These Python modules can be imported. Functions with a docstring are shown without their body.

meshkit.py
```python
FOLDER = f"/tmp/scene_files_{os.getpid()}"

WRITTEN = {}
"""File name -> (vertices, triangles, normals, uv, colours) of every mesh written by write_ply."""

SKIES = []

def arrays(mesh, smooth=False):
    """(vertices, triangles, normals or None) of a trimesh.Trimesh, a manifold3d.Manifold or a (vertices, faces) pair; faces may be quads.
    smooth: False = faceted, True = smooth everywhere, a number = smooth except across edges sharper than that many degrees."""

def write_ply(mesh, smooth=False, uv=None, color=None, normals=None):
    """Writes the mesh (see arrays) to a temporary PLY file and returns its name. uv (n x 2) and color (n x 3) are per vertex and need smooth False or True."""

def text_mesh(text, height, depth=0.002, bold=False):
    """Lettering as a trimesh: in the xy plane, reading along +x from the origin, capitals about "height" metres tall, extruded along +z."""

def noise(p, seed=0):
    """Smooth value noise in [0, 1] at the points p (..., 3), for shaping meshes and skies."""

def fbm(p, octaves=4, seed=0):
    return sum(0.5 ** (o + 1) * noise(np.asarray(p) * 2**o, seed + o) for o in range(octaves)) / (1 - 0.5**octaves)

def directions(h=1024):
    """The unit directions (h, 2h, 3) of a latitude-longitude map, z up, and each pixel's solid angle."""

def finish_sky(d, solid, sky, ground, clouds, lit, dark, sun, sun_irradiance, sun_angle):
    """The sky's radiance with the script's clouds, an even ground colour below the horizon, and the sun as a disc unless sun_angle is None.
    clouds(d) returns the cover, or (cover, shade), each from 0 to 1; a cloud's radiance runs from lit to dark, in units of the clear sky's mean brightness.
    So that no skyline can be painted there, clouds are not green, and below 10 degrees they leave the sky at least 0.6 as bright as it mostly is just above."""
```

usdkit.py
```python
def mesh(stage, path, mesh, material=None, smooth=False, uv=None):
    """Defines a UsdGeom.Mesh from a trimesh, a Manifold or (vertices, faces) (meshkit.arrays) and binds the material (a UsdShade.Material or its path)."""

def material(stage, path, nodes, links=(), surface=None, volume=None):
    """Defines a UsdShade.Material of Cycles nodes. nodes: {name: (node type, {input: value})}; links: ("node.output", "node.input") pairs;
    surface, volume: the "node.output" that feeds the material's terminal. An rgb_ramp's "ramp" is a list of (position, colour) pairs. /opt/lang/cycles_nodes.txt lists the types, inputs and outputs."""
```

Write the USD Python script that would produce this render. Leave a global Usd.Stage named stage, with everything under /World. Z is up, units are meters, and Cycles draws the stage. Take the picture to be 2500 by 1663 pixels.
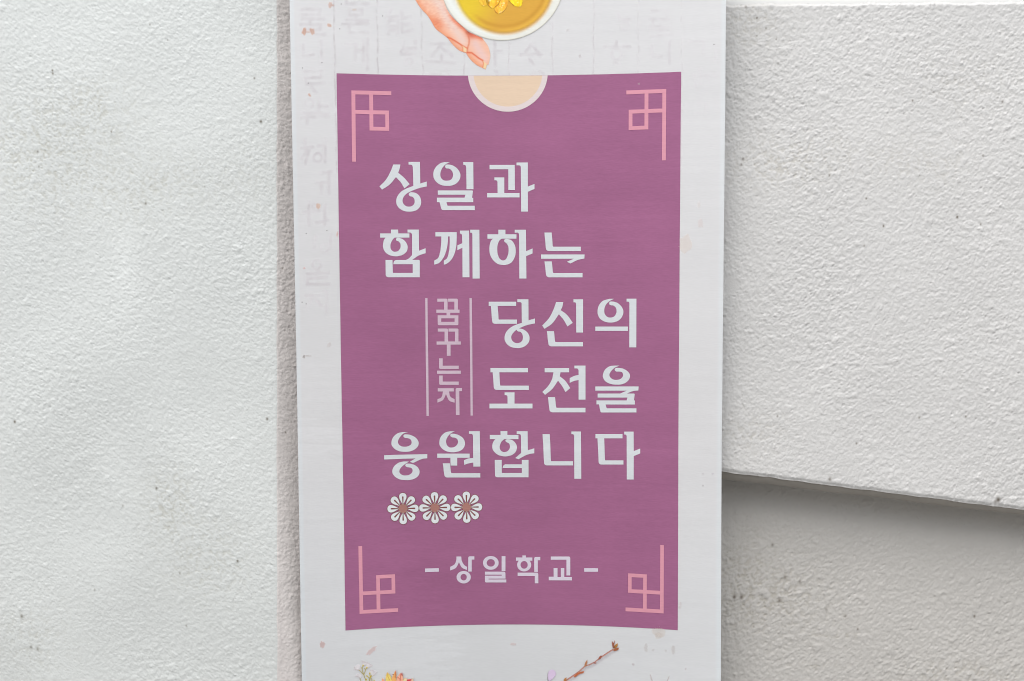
import math
import numpy as np, trimesh, shapely, usdkit
from shapely.geometry import Polygon, LineString, MultiLineString, Point, box
from shapely.ops import unary_union
from shapely import affinity
from scipy.ndimage import gaussian_filter, map_coordinates
from pxr import Usd, UsdGeom, UsdLux, UsdShade, Sdf, Gf, Vt

stage = Usd.Stage.CreateInMemory()
UsdGeom.SetStageUpAxis(stage, UsdGeom.Tokens.z)
UsdGeom.SetStageMetersPerUnit(stage, 1.0)
UsdGeom.Xform.Define(stage, '/World')
UsdGeom.Scope.Define(stage, '/World/Looks')
rng = np.random.default_rng(7)

# ------------------------------------------------------------------ camera, sky, sun, exposure
F = 2430.0            # focal length in photograph pixels (2500 across)
D = 1.39              # camera to the banner's top edges, metres
ZC = 1.45             # camera height
EXPOSURE = 1.0
SUN_DIR = np.array([-0.34, -0.62, 0.98]); SUN_DIR /= np.linalg.norm(SUN_DIR)
SUN_INT, SUN_ANGLE, SKY = 0.24, 46.0, 0.10

cam = UsdGeom.Camera.Define(stage, '/World/camera')
cam.CreateHorizontalApertureAttr(36.0); cam.CreateVerticalApertureAttr(36.0 * 681 / 1024)
cam.CreateFocalLengthAttr(36.0 * F / 2500)
cam.CreateClippingRangeAttr(Gf.Vec2f(0.05, 500))
cam.CreateExposureAttr(EXPOSURE)
cam.AddTranslateOp().Set(Gf.Vec3d(0, -D, ZC)); cam.AddRotateXOp().Set(90.0)

elev, rot = math.asin(SUN_DIR[2]), math.atan2(SUN_DIR[0], SUN_DIR[1])
skym = usdkit.material(stage, '/World/Looks/overcast_sky', {
    'tc': ('texture_coordinate', {}),
    'sky': ('sky_texture', {'sky_type': 'single_scattering', 'sun_disc': False, 'sun_elevation': elev, 'sun_rotation': rot}),
    'n': ('noise_texture', {'scale': 2.2, 'detail': 5.0, 'roughness': 0.55}),
    'r': ('rgb_ramp', {'ramp': [(0.25, (5.4, 5.5, 5.6)), (0.75, (8.0, 8.0, 8.0))]}),
    'm': ('mix_color', {'fac': 0.86, 'use_clamp': False}),
    'bg': ('background_shader', {'strength': SKY})},
    [('tc.generated', 'n.vector'), ('n.fac', 'r.fac'), ('sky.color', 'm.a'), ('r.color', 'm.b'), ('m.result', 'bg.color')], surface='bg.background')
dome = UsdLux.DomeLight.Define(stage, '/World/sky')
UsdShade.MaterialBindingAPI.Apply(dome.GetPrim()).Bind(skym)
dome.GetPrim().SetCustomDataByKey('kind', 'structure')
sun = UsdLux.DistantLight.Define(stage, '/World/sun')
sun.CreateNormalizeAttr(True); sun.CreateIntensityAttr(SUN_INT); sun.CreateAngleAttr(SUN_ANGLE)
sun.CreateColorAttr(Gf.Vec3f(1.0, 0.975, 0.94))
zax = Gf.Vec3d(*map(float, SUN_DIR)); q = Gf.Rotation(Gf.Vec3d(0, 0, 1), zax)
sun.AddTransformOp().Set(Gf.Matrix4d(q, Gf.Vec3d(0, 0, 5)))

# ------------------------------------------------------------------ helpers
def lin(c):
    c = np.asarray(c, float) / 255
    return np.where(c <= 0.04045, c / 12.92, ((c + 0.055) / 1.055) ** 2.4)

WY, WV = [0, 831, 1663], lin([217, 204, 186])
SHEET = 0.73
def alb(c, y=831):
    """Ink colour: as seen next to the banner's bare white at that height, times the white's own reflectance."""
    return lin(c) / np.interp(y, WY, WV) * SHEET

used = {}
def path_for(parent, name):
    p = f'{parent}/{name}'
    n = used.get(p, 0); used[p] = n + 1
    return p if n == 0 else f'{p}_{n:03d}'

def tag(prim, label=None, cat=None, kind=None, group=None):
    for k, v in (('label', label), ('category', cat), ('kind', kind), ('group', group)):
        if v: prim.SetCustomDataByKey(k, v)

def thing(name, label, cat, group=None):
    x = UsdGeom.Xform.Define(stage, path_for('/World', name))
    tag(x.GetPrim(), label, cat, group=group)
    return str(x.GetPath())

def put(name, mesh, mat, parent='/World', label=None, col=None, a=None, dirt=None, smooth=True, kind=None, cat=None):
    m = usdkit.mesh(stage, path_for(parent, name), mesh, mat, smooth=smooth)
    api = UsdGeom.PrimvarsAPI(m)
    if col is not None:
        api.CreatePrimvar('col', Sdf.ValueTypeNames.Color3fArray, 'vertex').Set(Vt.Vec3fArray.FromNumpy(np.ascontiguousarray(col, np.float32)))
    if a is not None:
        a3 = np.repeat(np.asarray(a, np.float32)[:, None], 3, 1)
        api.CreatePrimvar('opac', Sdf.ValueTypeNames.Color3fArray, 'vertex').Set(Vt.Vec3fArray.FromNumpy(np.ascontiguousarray(a3)))
    if dirt is not None:
        api.CreatePrimvar('dirt', Sdf.ValueTypeNames.Color3fArray, 'vertex').Set(Vt.Vec3fArray.FromNumpy(np.ascontiguousarray(dirt, np.float32)))
    tag(m.GetPrim(), label, cat, kind)
    return str(m.GetPath())

def grid_faces(nv, nu):
    i = np.arange((nv - 1) * nu).reshape(nv - 1, nu)[:, :-1].ravel()
    return np.stack([i, i + nu, i + nu + 1, i + 1], 1)

def smst(x, a, b):
    t = np.clip((np.asarray(x, float) - a) / (b - a), 0, 1)
    return t * t * (3 - 2 * t)

# ------------------------------------------------------------------ materials
def cloth_nodes(col, weave=0.07, mottle=0.05, soft=False, bump=0.25):
    """Printed woven fabric: thread streaks run across, faint blotches, slight relief."""
    n = {'g': ('geometry', {}),
         'm1': ('mapping', {'mapping_type': 'point', 'scale': (110.0, 110.0, 1000.0)}),
         'n1': ('noise_texture', {'scale': 1.0, 'detail': 3.0, 'roughness': 0.6}),
         'r1': ('map_range', {'from_min': 0.25, 'from_max': 0.75, 'to_min': 1 - weave, 'to_max': 1 + weave, 'clamp': True}),
         'm2': ('mapping', {'mapping_type': 'point', 'scale': (9.0, 9.0, 19.0)}),
         'n2': ('noise_texture', {'scale': 1.0, 'detail': 4.0, 'roughness': 0.55}),
         'r2': ('map_range', {'from_min': 0.3, 'from_max': 0.7, 'to_min': 1 - mottle, 'to_max': 1 + mottle, 'clamp': True}),
         'mul': ('math', {'math_type': 'multiply'}),
         'cx': ('combine_xyz', {}),
         'vm': ('vector_math', {'vector_math_type': 'multiply', 'math_type': 'multiply'}),
         'b': ('bump', {'strength': bump, 'distance': 0.0004}),
         'p': ('principled_bsdf', {'roughness': 0.72, 'specular_ior_level': 0.25, 'sheen_weight': 0.0})}
    l = [('g.position', 'm1.vector'), ('m1.vector', 'n1.vector'), ('n1.fac', 'r1.value'), ('g.position', 'm2.vector'), ('m2.vector', 'n2.vector'),
         ('n2.fac', 'r2.value'), ('r1.result', 'mul.value1'), ('r2.result', 'mul.value2'), ('mul.value', 'cx.x'), ('mul.value', 'cx.y'), ('mul.value', 'cx.z'),
         ('n1.fac', 'b.height'), ('b.normal', 'p.normal')]
    n['vm'] = ('mix_color', {'blend_type': 'multiply', 'fac': 1.0, 'use_clamp': False})
    l += [('cx.vector', 'vm.b'), ('vm.result', 'p.base_color')]
    if col is None:
        n['at'] = ('attribute', {'attribute': 'col'}); l.append(('at.color', 'vm.a'))
    else:
        n['vm'][1]['a'] = tuple(map(float, col))
    if soft:
        n['ao'] = ('attribute', {'attribute': 'opac'}); n['tr'] = ('transparent_bsdf', {}); n['mx'] = ('mix_closure', {})
        l += [('ao.fac', 'mx.fac'), ('tr.BSDF', 'mx.closure1'), ('p.BSDF', 'mx.closure2')]
    return n, l, ('mx.closure' if soft else 'p.BSDF')

def cloth(name, col, **k):
    n, l, s = cloth_nodes(col, **k)
    return usdkit.material(stage, f'/World/Looks/{name}', n, l, surface=s)

M_SHEET = cloth('banner_cloth', None, weave=0.025, mottle=0.02)
M_PURPLE = cloth('purple_print', alb((149, 93, 127)), weave=0.07, mottle=0.05)
M_WHITE = cloth('white_print', alb((199, 203, 206)), weave=0.03, mottle=0.02)
M_LILAC = cloth('pale_lilac_print', alb((193, 171, 185)), weave=0.05, mottle=0.02)
M_GREYLILAC = cloth('grey_lilac_print', alb((190, 182, 194), 1380), weave=0.04, mottle=0.02)
M_PINK = cloth('pink_print', alb((205, 142, 158)), weave=0.05, mottle=0.02)
M_PEACH = cloth('peach_print', alb((222, 197, 172), 230), weave=0.03, mottle=0.02)
M_PEACHRIM = cloth('pale_peach_print', alb((218, 205, 204), 230), weave=0.03, mottle=0.02)
M_BROWN = cloth('brown_print', alb((118, 74, 68), 1240), weave=0.04, mottle=0.03)
M_ROSY = cloth('rosy_brown_print', alb((152, 108, 100), 1240), weave=0.08, mottle=0.06)
M_PETAL = cloth('white_petal_print', alb((200, 204, 206), 1240), weave=0.03, mottle=0.02)
M_INK = cloth('soft_print', None, soft=True, weave=0.04, mottle=0.02)

def stucco(name, col, fine=0.42):
    n = {'g': ('geometry', {}), 'n1': ('noise_texture', {'scale': 430.0, 'detail': 4.0, 'roughness': 0.55}),
         'n2': ('noise_texture', {'scale': 5.0, 'detail': 4.0, 'roughness': 0.6}),
         'r2': ('rgb_ramp', {'ramp': [(0.3, tuple(np.array(col) * 0.955)), (0.7, tuple(np.minimum(np.array(col) * 1.03, 0.9)))]}),
         'b': ('bump', {'strength': fine, 'distance': 0.0011}),
         'at': ('attribute', {'attribute': 'dirt'}),
         'mx': ('mix_color', {'blend_type': 'multiply', 'fac': 1.0}),
         'p': ('principled_bsdf', {'roughness': 0.62, 'specular_ior_level': 0.4})}
    l = [('g.position', 'n1.vector'), ('g.position', 'n2.vector'), ('n2.fac', 'r2.fac'), ('n1.fac', 'b.height'), ('b.normal', 'p.normal'),
         ('r2.color', 'mx.a'), ('at.color', 'mx.b'), ('mx.result', 'p.base_color')]
    return usdkit.material(stage, f'/World/Looks/{name}', n, l, surface='p.BSDF')

M_ST_LEFT = stucco('white_stucco', (0.675, 0.694, 0.680))
M_ST_RET = stucco('beige_light_tint_stucco', (0.76, 0.71, 0.685))  # beige paint with the warm tint of mixed light put into its colour
M_ST_BLOCK = stucco('offwhite_stucco', (0.655, 0.645, 0.632))
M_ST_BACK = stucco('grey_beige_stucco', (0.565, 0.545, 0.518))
M_SMOOTH_SHADE = usdkit.material(stage, '/World/Looks/smooth_render_shade', {  # bevel render: shade under the block is darkened into the base colour
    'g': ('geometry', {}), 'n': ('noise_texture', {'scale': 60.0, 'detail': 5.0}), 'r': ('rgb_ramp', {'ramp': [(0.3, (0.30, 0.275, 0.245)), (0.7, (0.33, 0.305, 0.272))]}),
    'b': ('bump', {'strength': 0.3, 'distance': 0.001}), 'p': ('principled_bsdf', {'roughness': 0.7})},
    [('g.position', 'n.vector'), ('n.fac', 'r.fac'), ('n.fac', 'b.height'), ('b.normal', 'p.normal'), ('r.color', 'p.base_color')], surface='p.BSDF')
M_GROUND = usdkit.material(stage, '/World/Looks/concrete', {
    'g': ('geometry', {}), 'n': ('noise_texture', {'scale': 3.0, 'detail': 8.0}), 'r': ('rgb_ramp', {'ramp': [(0.3, (0.25, 0.243, 0.232)), (0.7, (0.33, 0.322, 0.308))]}),
    'p': ('principled_bsdf', {'roughness': 0.85})}, [('g.position', 'n.vector'), ('n.fac', 'r.fac'), ('r.color', 'p.base_color')], surface='p.BSDF')

# ------------------------------------------------------------------ stucco relief (1 mm tile, periodic)
TN = 1100
def gn(s, seed):
    r = np.random.default_rng(seed).standard_normal((TN, TN))
    g = gaussian_filter(r, s, mode='wrap'); return g / g.std()
def droplets(seed, n, r0, r1, lift0, lift1):
    """Thrown-on dabs: flat-topped blobs of plaster, later ones lying over earlier ones."""
    r_ = np.random.default_rng(seed); o = np.zeros((TN, TN))
    for cy, cx, u, v, ph, el in zip(r_.integers(0, TN, n), r_.integers(0, TN, n), r_.random(n), r_.random(n), r_.random(n) * 6.3, r_.random(n)):
        R_ = r0 + (r1 - r0) * u ** 2.2; m = int(R_ * 1.7) + 2
        k = np.arange(-m, m + 1); yy, xx = np.meshgrid(k, k, indexing='ij')
        a = math.cos(ph) * xx + math.sin(ph) * yy; b = -math.sin(ph) * xx + math.cos(ph) * yy
        th = np.arctan2(b, a)
        d = np.hypot(a / (1 + 0.45 * el), b) / (R_ * (1 + 0.13 * np.sin(3 * th + ph * 5) + 0.08 * np.sin(5 * th + ph * 9)))
        bump = np.clip(1 - d ** 4.0, 0, 1) * (lift0 + (lift1 - lift0) * v)
        iy, ix = (cy + k) % TN, (cx + k) % TN
        w = o[np.ix_(iy, ix)]; o[np.ix_(iy, ix)] = np.where(bump > 0, np.maximum(w, 0.55 * w + bump), w)
    return o
def relief(seed, coarse=1.0):
    a = gn(1.25 * coarse, seed); b = gn(0.8, seed + 1); d = gn(40, seed + 3); e = gn(2.2 * coarse, seed + 5)
    plate = np.tanh(1.3 * a)
    h = 0.24 * plate + 0.08 * e + 0.12 * b + droplets(seed + 7, 6000, 0.9, 2.4 * coarse, 0.15, 0.42) + droplets(seed + 8, 1500, 2.0, 6.4 * coarse, 0.3, 0.75) - droplets(seed + 9, 9000, 0.8, 2.1, 0.25, 0.7)
    h = h - h.mean()
    return h * (1 + 0.15 * d), gn(48, seed + 12)
REL = [relief(11), relief(31, 1.12), relief(51, 1.05)]
def relief_at(k, u, z):
    h, d = REL[k]
    c = [(np.asarray(z) * 1000) % TN, (np.asarray(u) * 1000) % TN]
    return map_coordinates(h, c, order=1, mode='grid-wrap'), map_coordinates(d, c, order=1, mode='grid-wrap')

def spaced(pts):
    """[(start, end, step), ...] -> coordinates"""
    out = [np.array([pts[0][0]])]
    for a, b, s in pts:
        n = max(1, int(round((b - a) / s))); out.append(np.linspace(a, b, n + 1)[1:])
    return np.concatenate(out)

def px_at(x, y, z):
    t = D + y
    return 1250 + F * x / t, 831.5 - F * (z - ZC) / t
def xw(px, y): return (px - 1250) / F * (D + y)
def zw(py, y): return ZC - (py - 831.5) / F * (D + y)

def dirt_field(X, Y, Z, h, patches, specks, lighter=()):
    """Grime lies in the pits of some patches, plus single specks, each at its place on the wall."""
    px, py = px_at(X, Y, Z)
    d = np.ones(X.shape + (3,))
    pit = smst(-h, -0.15, 0.55)
    for (cx, cy, rx, ry, k) in patches:
        w = np.exp(-(((px - cx) / rx) ** 2 + ((py - cy) / ry) ** 2)) * k
        w = (w * pit)[..., None]
        d *= 1 - 0.62 * w * (1 - np.array([0.66, 0.62, 0.52]))
    for (cx, cy, rx, ry, k) in lighter:  # patches of lighter tone, strongest on the raised plaster
        w = np.exp(-(((px - cx) / rx) ** 2 + ((py - cy) / ry) ** 2)) * k
        d *= (1 + w * (0.6 + 0.4 * smst(h, -0.5, 0.8)))[..., None]
    for (cx, cy, r, k) in specks:
        m = (np.abs(px - cx) < 14) & (np.abs(py - cy) < 14)
        if m.any():
            w = np.exp(-(((px[m] - cx) / (r * 0.55)) ** 2 + ((py[m] - cy) / (r * 0.75)) ** 2))[:, None] * k
            d[m] *= 1 - w * (1 - np.array([0.16, 0.12, 0.07]))
    return d

AMP = 0.0013
# ------------------------------------------------------------------ setting: ground
g = 30.0
put('ground', trimesh.Trimesh([[-g, -g, 0], [g, -g, 0], [g, g, 0], [-g, g, 0]], [[0, 1, 2], [0, 2, 3]], process=False), M_GROUND, smooth=False, kind='structure')

ow = trimesh.creation.box(extents=[24.0, 0.3, 2.35]); ow.apply_translation([0, -3.3, 1.172])  # unseen wall, added to cut off the low sky so light fades downwards
put('added_shading_wall', ow, M_GROUND, smooth=False, kind='structure')

# ------------------------------------------------------------------ left pillar: front face, rounded arris, splayed side
YP, YBACK, YBLK = 0.022, 0.104, 0.039
ZB, ZT = zw(1663, YP) - 0.02, zw(0, YP) + 0.02
zcoord = spaced([(0.0, ZB - 0.25, 0.03), (ZB - 0.25, ZB, 0.006), (ZB, ZT, 0.0010), (ZT, ZT + 0.25, 0.006), (ZT + 0.25, 3.0, 0.03)])
xcorner = xw(683, YP)
pil = thing('stucco_pillar', 'white roughcast stucco pillar filling the left side beside the banner', 'pillar')
x0 = xw(0, YP) - 0.02
front_x = spaced([(x0 - 0.9, x0 - 0.25, 0.03), (x0 - 0.25, x0, 0.006), (x0, xcorner - 0.006, 0.0010)])
R = 0.006
ang = np.radians(38)                                                       # the side turns away by this much
arc = [(xcorner - R + R * math.sin(t), YP + R - R * math.cos(t)) for t in np.linspace(0, ang, 7)[1:]]
sx, sy = arc[-1]
L = (YBACK - sy) / math.sin(ang)
ret = [(sx + math.cos(ang) * s, sy + math.sin(ang) * s) for s in spaced([(0, 0.06, 0.0011), (0.06, L + 0.01, 0.004)])[1:]]
prof = np.array([(x, YP) for x in front_x] + arc + ret)
tn = np.gradient(prof, axis=0); tn /= np.linalg.norm(tn, axis=1, keepdims=True)
nrm = np.stack([tn[:, 1], -tn[:, 0]], 1)                                  # outwards
s_len = np.concatenate([[0], np.cumsum(np.linalg.norm(np.diff(prof, axis=0), axis=1))])
Z, S = np.meshgrid(zcoord, s_len, indexing='ij')
h, dm = relief_at(0, S, Z)
soften = np.ones(len(prof)); soften[len(front_x) + 8:] = 1.25; soften[len(front_x) - 3:len(front_x) + 8] = 0.8
H = h * AMP * 0.62 * soften[None, :] + 0.0009 * dm
wob = (map_coordinates(gn(9, 77), [(zcoord * 1000) % TN, np.zeros(len(zcoord))], order=1, mode='grid-wrap') * 0.0004)[:, None]
P = np.stack([prof[None, :, 0] + nrm[None, :, 0] * H + wob * smst(s_len, s_len[len(front_x) - 1] - 0.03, s_len[len(front_x) - 1])[None, :],
              prof[None, :, 1] + nrm[None, :, 1] * H, Z], -1)
specks_l = [(128, 172, 4, .9), (129, 180, 4, .9), (366, 60, 3, .7), (272, 322, 4, .8), (92, 370, 5, .7), (637, 297, 5, 1), (621, 191, 4, .8), (356, 497, 5, .8),
            (36, 1030, 5, 1), (652, 1023, 5, .9), (580, 1370, 5, .9), (53, 1505, 7, .7), (382, 1192, 5, .8), (95, 407, 4, .6), (500, 456, 3, .6), (409, 98, 3, .5),
            (76, 1580, 6, .6), (92, 1585, 6, .6), (231, 1440, 4, .5), (439, 1400, 4, .6), (455, 1528, 4, .6), (697, 1056, 4, .7), (690, 655, 4, .6), (300, 1235, 4, .5)]
patch_l = [(110, 360, 180, 130, 0.75), (250, 260, 90, 70, 0.6), (420, 440, 120, 70, 0.5), (410, 1230, 60, 90, 0.75), (500, 1370, 110, 110, 0.65), (90, 1560, 110, 90, 0.5), (250, 480, 200, 90, .4), (620, 420, 60, 90, .3)]
nf = len(front_x) + 3
dirt = dirt_field(P[..., 0], P[..., 1], P[..., 2], h, patch_l, specks_l, [(305, 640, 34, 110, .10), (330, 1200, 55, 60, .09), (270, 1130, 40, 60, .07), (90, 90, 170, 90, .09), (250, 1330, 120, 60, .05)])
def submesh(P, a, b): return (P[:, a:b].reshape(-1, 3), grid_faces(P.shape[0], b - a)[:, ::-1])
v, f, nn = (lambda q: (q[0], q[1], None))(submesh(P, 0, nf))
put('front_face', (v, f), M_ST_LEFT, pil, dirt=dirt[:, :nf].reshape(-1, 3))
put('side_face', submesh(P, nf - 1, P.shape[1]), M_ST_RET, pil, label='narrow splayed side face running into the recess, warm light tint in its beige', dirt=dirt[:, nf - 1:].reshape(-1, 3))

# ------------------------------------------------------------------ back wall of the recess
bx0 = prof[-1, 0] - 0.02
bz0, bz1 = zw(1663, YBACK) - 0.02, zw(1130, YBACK)
bx1, bx2 = xw(1740, YBACK), xw(2500, YBACK) + 0.02
xs = spaced([(bx0, bx1, 0.006), (bx1, bx2, 0.0012), (bx2, bx2 + 0.25, 0.006), (bx2 + 0.25, bx2 + 0.9, 0.03)])
zs = spaced([(0, bz0 - 0.25, 0.03), (bz0 - 0.25, bz0, 0.006), (bz0, bz1, 0.0012), (bz1, 3.0, 0.03)])
Z, X = np.meshgrid(zs, xs, indexing='ij')
h, dm = relief_at(1, X + 3.3, Z + 0.4)
amp = AMP * 1.15 * (0.55 + 0.45 * smst(zw(1250, YBACK) - 0.10 * (X - bx1) - Z, -0.02, 0.09))   # thinner coat just below the block
P = np.stack([X, YBACK - h * amp - 0.0009 * dm, Z], -1)
specks_b = [(1793, 1457, 8, .8), (1810, 1458, 8, .8), (1903, 1466, 7, .7), (1916, 1410, 7, .6), (2094, 1536, 4, .8), (2379, 1505, 5, .8), (1953, 1420, 6, .6), (1886, 1330, 6, .6), (2017, 1487, 6, .5), (2064, 1504, 6, .5), (1840, 1530, 4, .5), (2000, 1306, 2, .4)]
patch_b = [(1820, 1420, 90, 130, 0.6), (1930, 1470, 120, 90, 0.45), (2350, 1650, 160, 40, 0.6), (1990, 1625, 60, 8, 0.9), (2050, 1552, 60, 8, 0.9)]
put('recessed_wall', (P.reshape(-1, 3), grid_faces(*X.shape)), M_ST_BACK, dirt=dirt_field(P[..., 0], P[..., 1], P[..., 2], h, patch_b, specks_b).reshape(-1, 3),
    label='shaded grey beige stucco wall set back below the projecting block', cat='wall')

# ------------------------------------------------------------------ projecting block on the right
blk = thing('projecting_block', 'offwhite stucco block jutting out at right with sloping lower edge', 'ledge')
gx0 = xw(1680, YBLK); gx1 = xw(1740, YBLK); gx2 = xw(2500, YBLK) + 0.02
xs = spaced([(gx0, gx1, 0.006), (gx1, gx2, 0.0010), (gx2, gx2 + 0.25, 0.006), (gx2 + 0.25, gx2 + 0.9, 0.03)])
zb_ = lambda x: zw(1152 + 0.1275 * (F * x / (D + YBLK) + 1250 - 1763), YBLK)
zt_ = lambda x: zw(7 - 0.0095 * (F * x / (D + YBLK) + 1250 - 1763), YBLK)
T = np.linspace(0, 1, 700)
Tm, X = np.meshgrid(T, xs, indexing='ij')
zb, zt = zb_(X), zt_(X)
Z = zb + (zt - zb) * Tm
h, dm = relief_at(2, X + 7.7, Z + 0.9)
px, py = px_at(X, YBLK, Z)
chip = smst(1 - np.hypot((px - 1786 + 5 * np.sin(py / 7)) / 19, (py - 698 + 4 * np.sin(px / 6)) / 22), -0.12, 0.12)      # scraped smooth spot
h = h * (1 - chip) - 0.35 * chip
edge_b, edge_t = Z - zb, zt - Z
drop = 0.003 * (1 - smst(edge_b, 0, 0.006)) + 0.006 * (1 - smst(edge_t, 0, 0.006))                       # rounded arrises
zig = map_coordinates(gn(5, 91), [np.zeros_like(X), (X * 1000) % TN], order=1, mode='grid-wrap') * 0.0004
P = np.stack([X, YBLK + drop - h * AMP * 0.92 * (1 - 0.3 * chip) - 0.0007 * dm * smst(edge_b, 0.01, 0.06), Z + zig * (1 - smst(edge_b, 0, 0.01)) + (h * 0.0012 + zig * 2) * (1 - smst(edge_t, 0, 0.012))], -1)
specks_r = [(1848, 44, 3.5, 1), (1848, 88, 2.5, .9), (1870, 69, 3, .7), (1821, 17, 5, .6), (1895, 96, 3, .8), (2228, 246, 4, .8), (2337, 530, 5, 1), (2157, 552, 4, 1), (2115, 485, 4, .8), (2447, 248, 5, .6),
            (2025, 428, 4, .7), (1814, 388, 5, .7), (1810, 402, 5, .6), (1938, 236, 3, .6), (2394, 548, 4, .7), (2110, 600, 4, .6), (2437, 1220, 9, .9), (2430, 1226, 6, .6), (2026, 1170, 7, .7), (1898, 1016, 4, .7), (2244, 1020, 4, .7),
            (2358, 1017, 4, .8), (2091, 1083, 4, .7), (1900, 155, 3, .5), (2020, 512, 3, .5), (2180, 267, 3, .5), (1890, 1198, 5, .5), (2245, 428, 3, .5), (2400, 380, 4, .6)]
patch_r = [(1830, 60, 90, 60, 0.7), (1880, 420, 110, 50, 0.55), (2250, 400, 120, 60, 0.5), (1960, 370, 200, 60, .4), (1830, 1060, 90, 60, .5), (2330, 200, 150, 90, .3)]
put('front_face', (P.reshape(-1, 3), grid_faces(*X.shape)), M_ST_BLOCK, blk, dirt=dirt_field(P[..., 0], P[..., 1], P[..., 2], h, patch_r, specks_r).reshape(-1, 3))
# smooth underside bevel and top, each running back to the wall
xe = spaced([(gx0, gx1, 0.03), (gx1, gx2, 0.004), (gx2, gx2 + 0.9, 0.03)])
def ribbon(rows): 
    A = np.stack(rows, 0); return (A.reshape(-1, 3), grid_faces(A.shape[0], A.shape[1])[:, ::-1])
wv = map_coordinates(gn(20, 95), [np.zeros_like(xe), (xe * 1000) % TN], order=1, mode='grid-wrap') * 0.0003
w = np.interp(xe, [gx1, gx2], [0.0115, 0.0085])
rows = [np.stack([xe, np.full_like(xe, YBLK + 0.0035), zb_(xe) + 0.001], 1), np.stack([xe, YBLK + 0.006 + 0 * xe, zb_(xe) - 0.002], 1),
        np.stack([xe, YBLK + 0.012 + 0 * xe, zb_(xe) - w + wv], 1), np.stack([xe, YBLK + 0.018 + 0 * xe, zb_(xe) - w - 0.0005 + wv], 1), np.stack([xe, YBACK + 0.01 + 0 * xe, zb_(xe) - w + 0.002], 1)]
put('lower_edge_bevel', ribbon(rows), M_SMOOTH_SHADE, blk, label='smooth underside bevel below the rough face, shade put into its grey')
rows = [np.stack([xe, YBACK + 0.01 + 0 * xe, zt_(xe) + 0.03], 1), np.stack([xe, YBLK + 0.018 + 0 * xe, zt_(xe) + 0.022], 1), np.stack([xe, YBLK + 0.0102 + 0 * xe, zt_(xe) + 0.003], 1), np.stack([xe, YBLK + 0.0088 + 0 * xe, zt_(xe) - 0.005], 1)]
TOPM = usdkit.material(stage, '/World/Looks/pale_smooth_render', {'p': ('principled_bsdf', {'base_color': (0.68, 0.675, 0.66), 'roughness': 0.6})}, surface='p.BSDF')
put('top_face', ribbon(rows), TOPM, blk)
zz = np.linspace(0, 1, 30)
e0, e1 = zb_(np.array([gx0]))[0], zt_(np.array([gx0]))[0]
put('end_face', (np.array([[gx0, YBLK + 0.004, e0], [gx0, YBACK + 0.01, e0], [gx0, YBACK + 0.01, e1], [gx0, YBLK + 0.004, e1]]), np.array([[0, 3, 2, 1]])), TOPM, blk, smooth=False)

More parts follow.
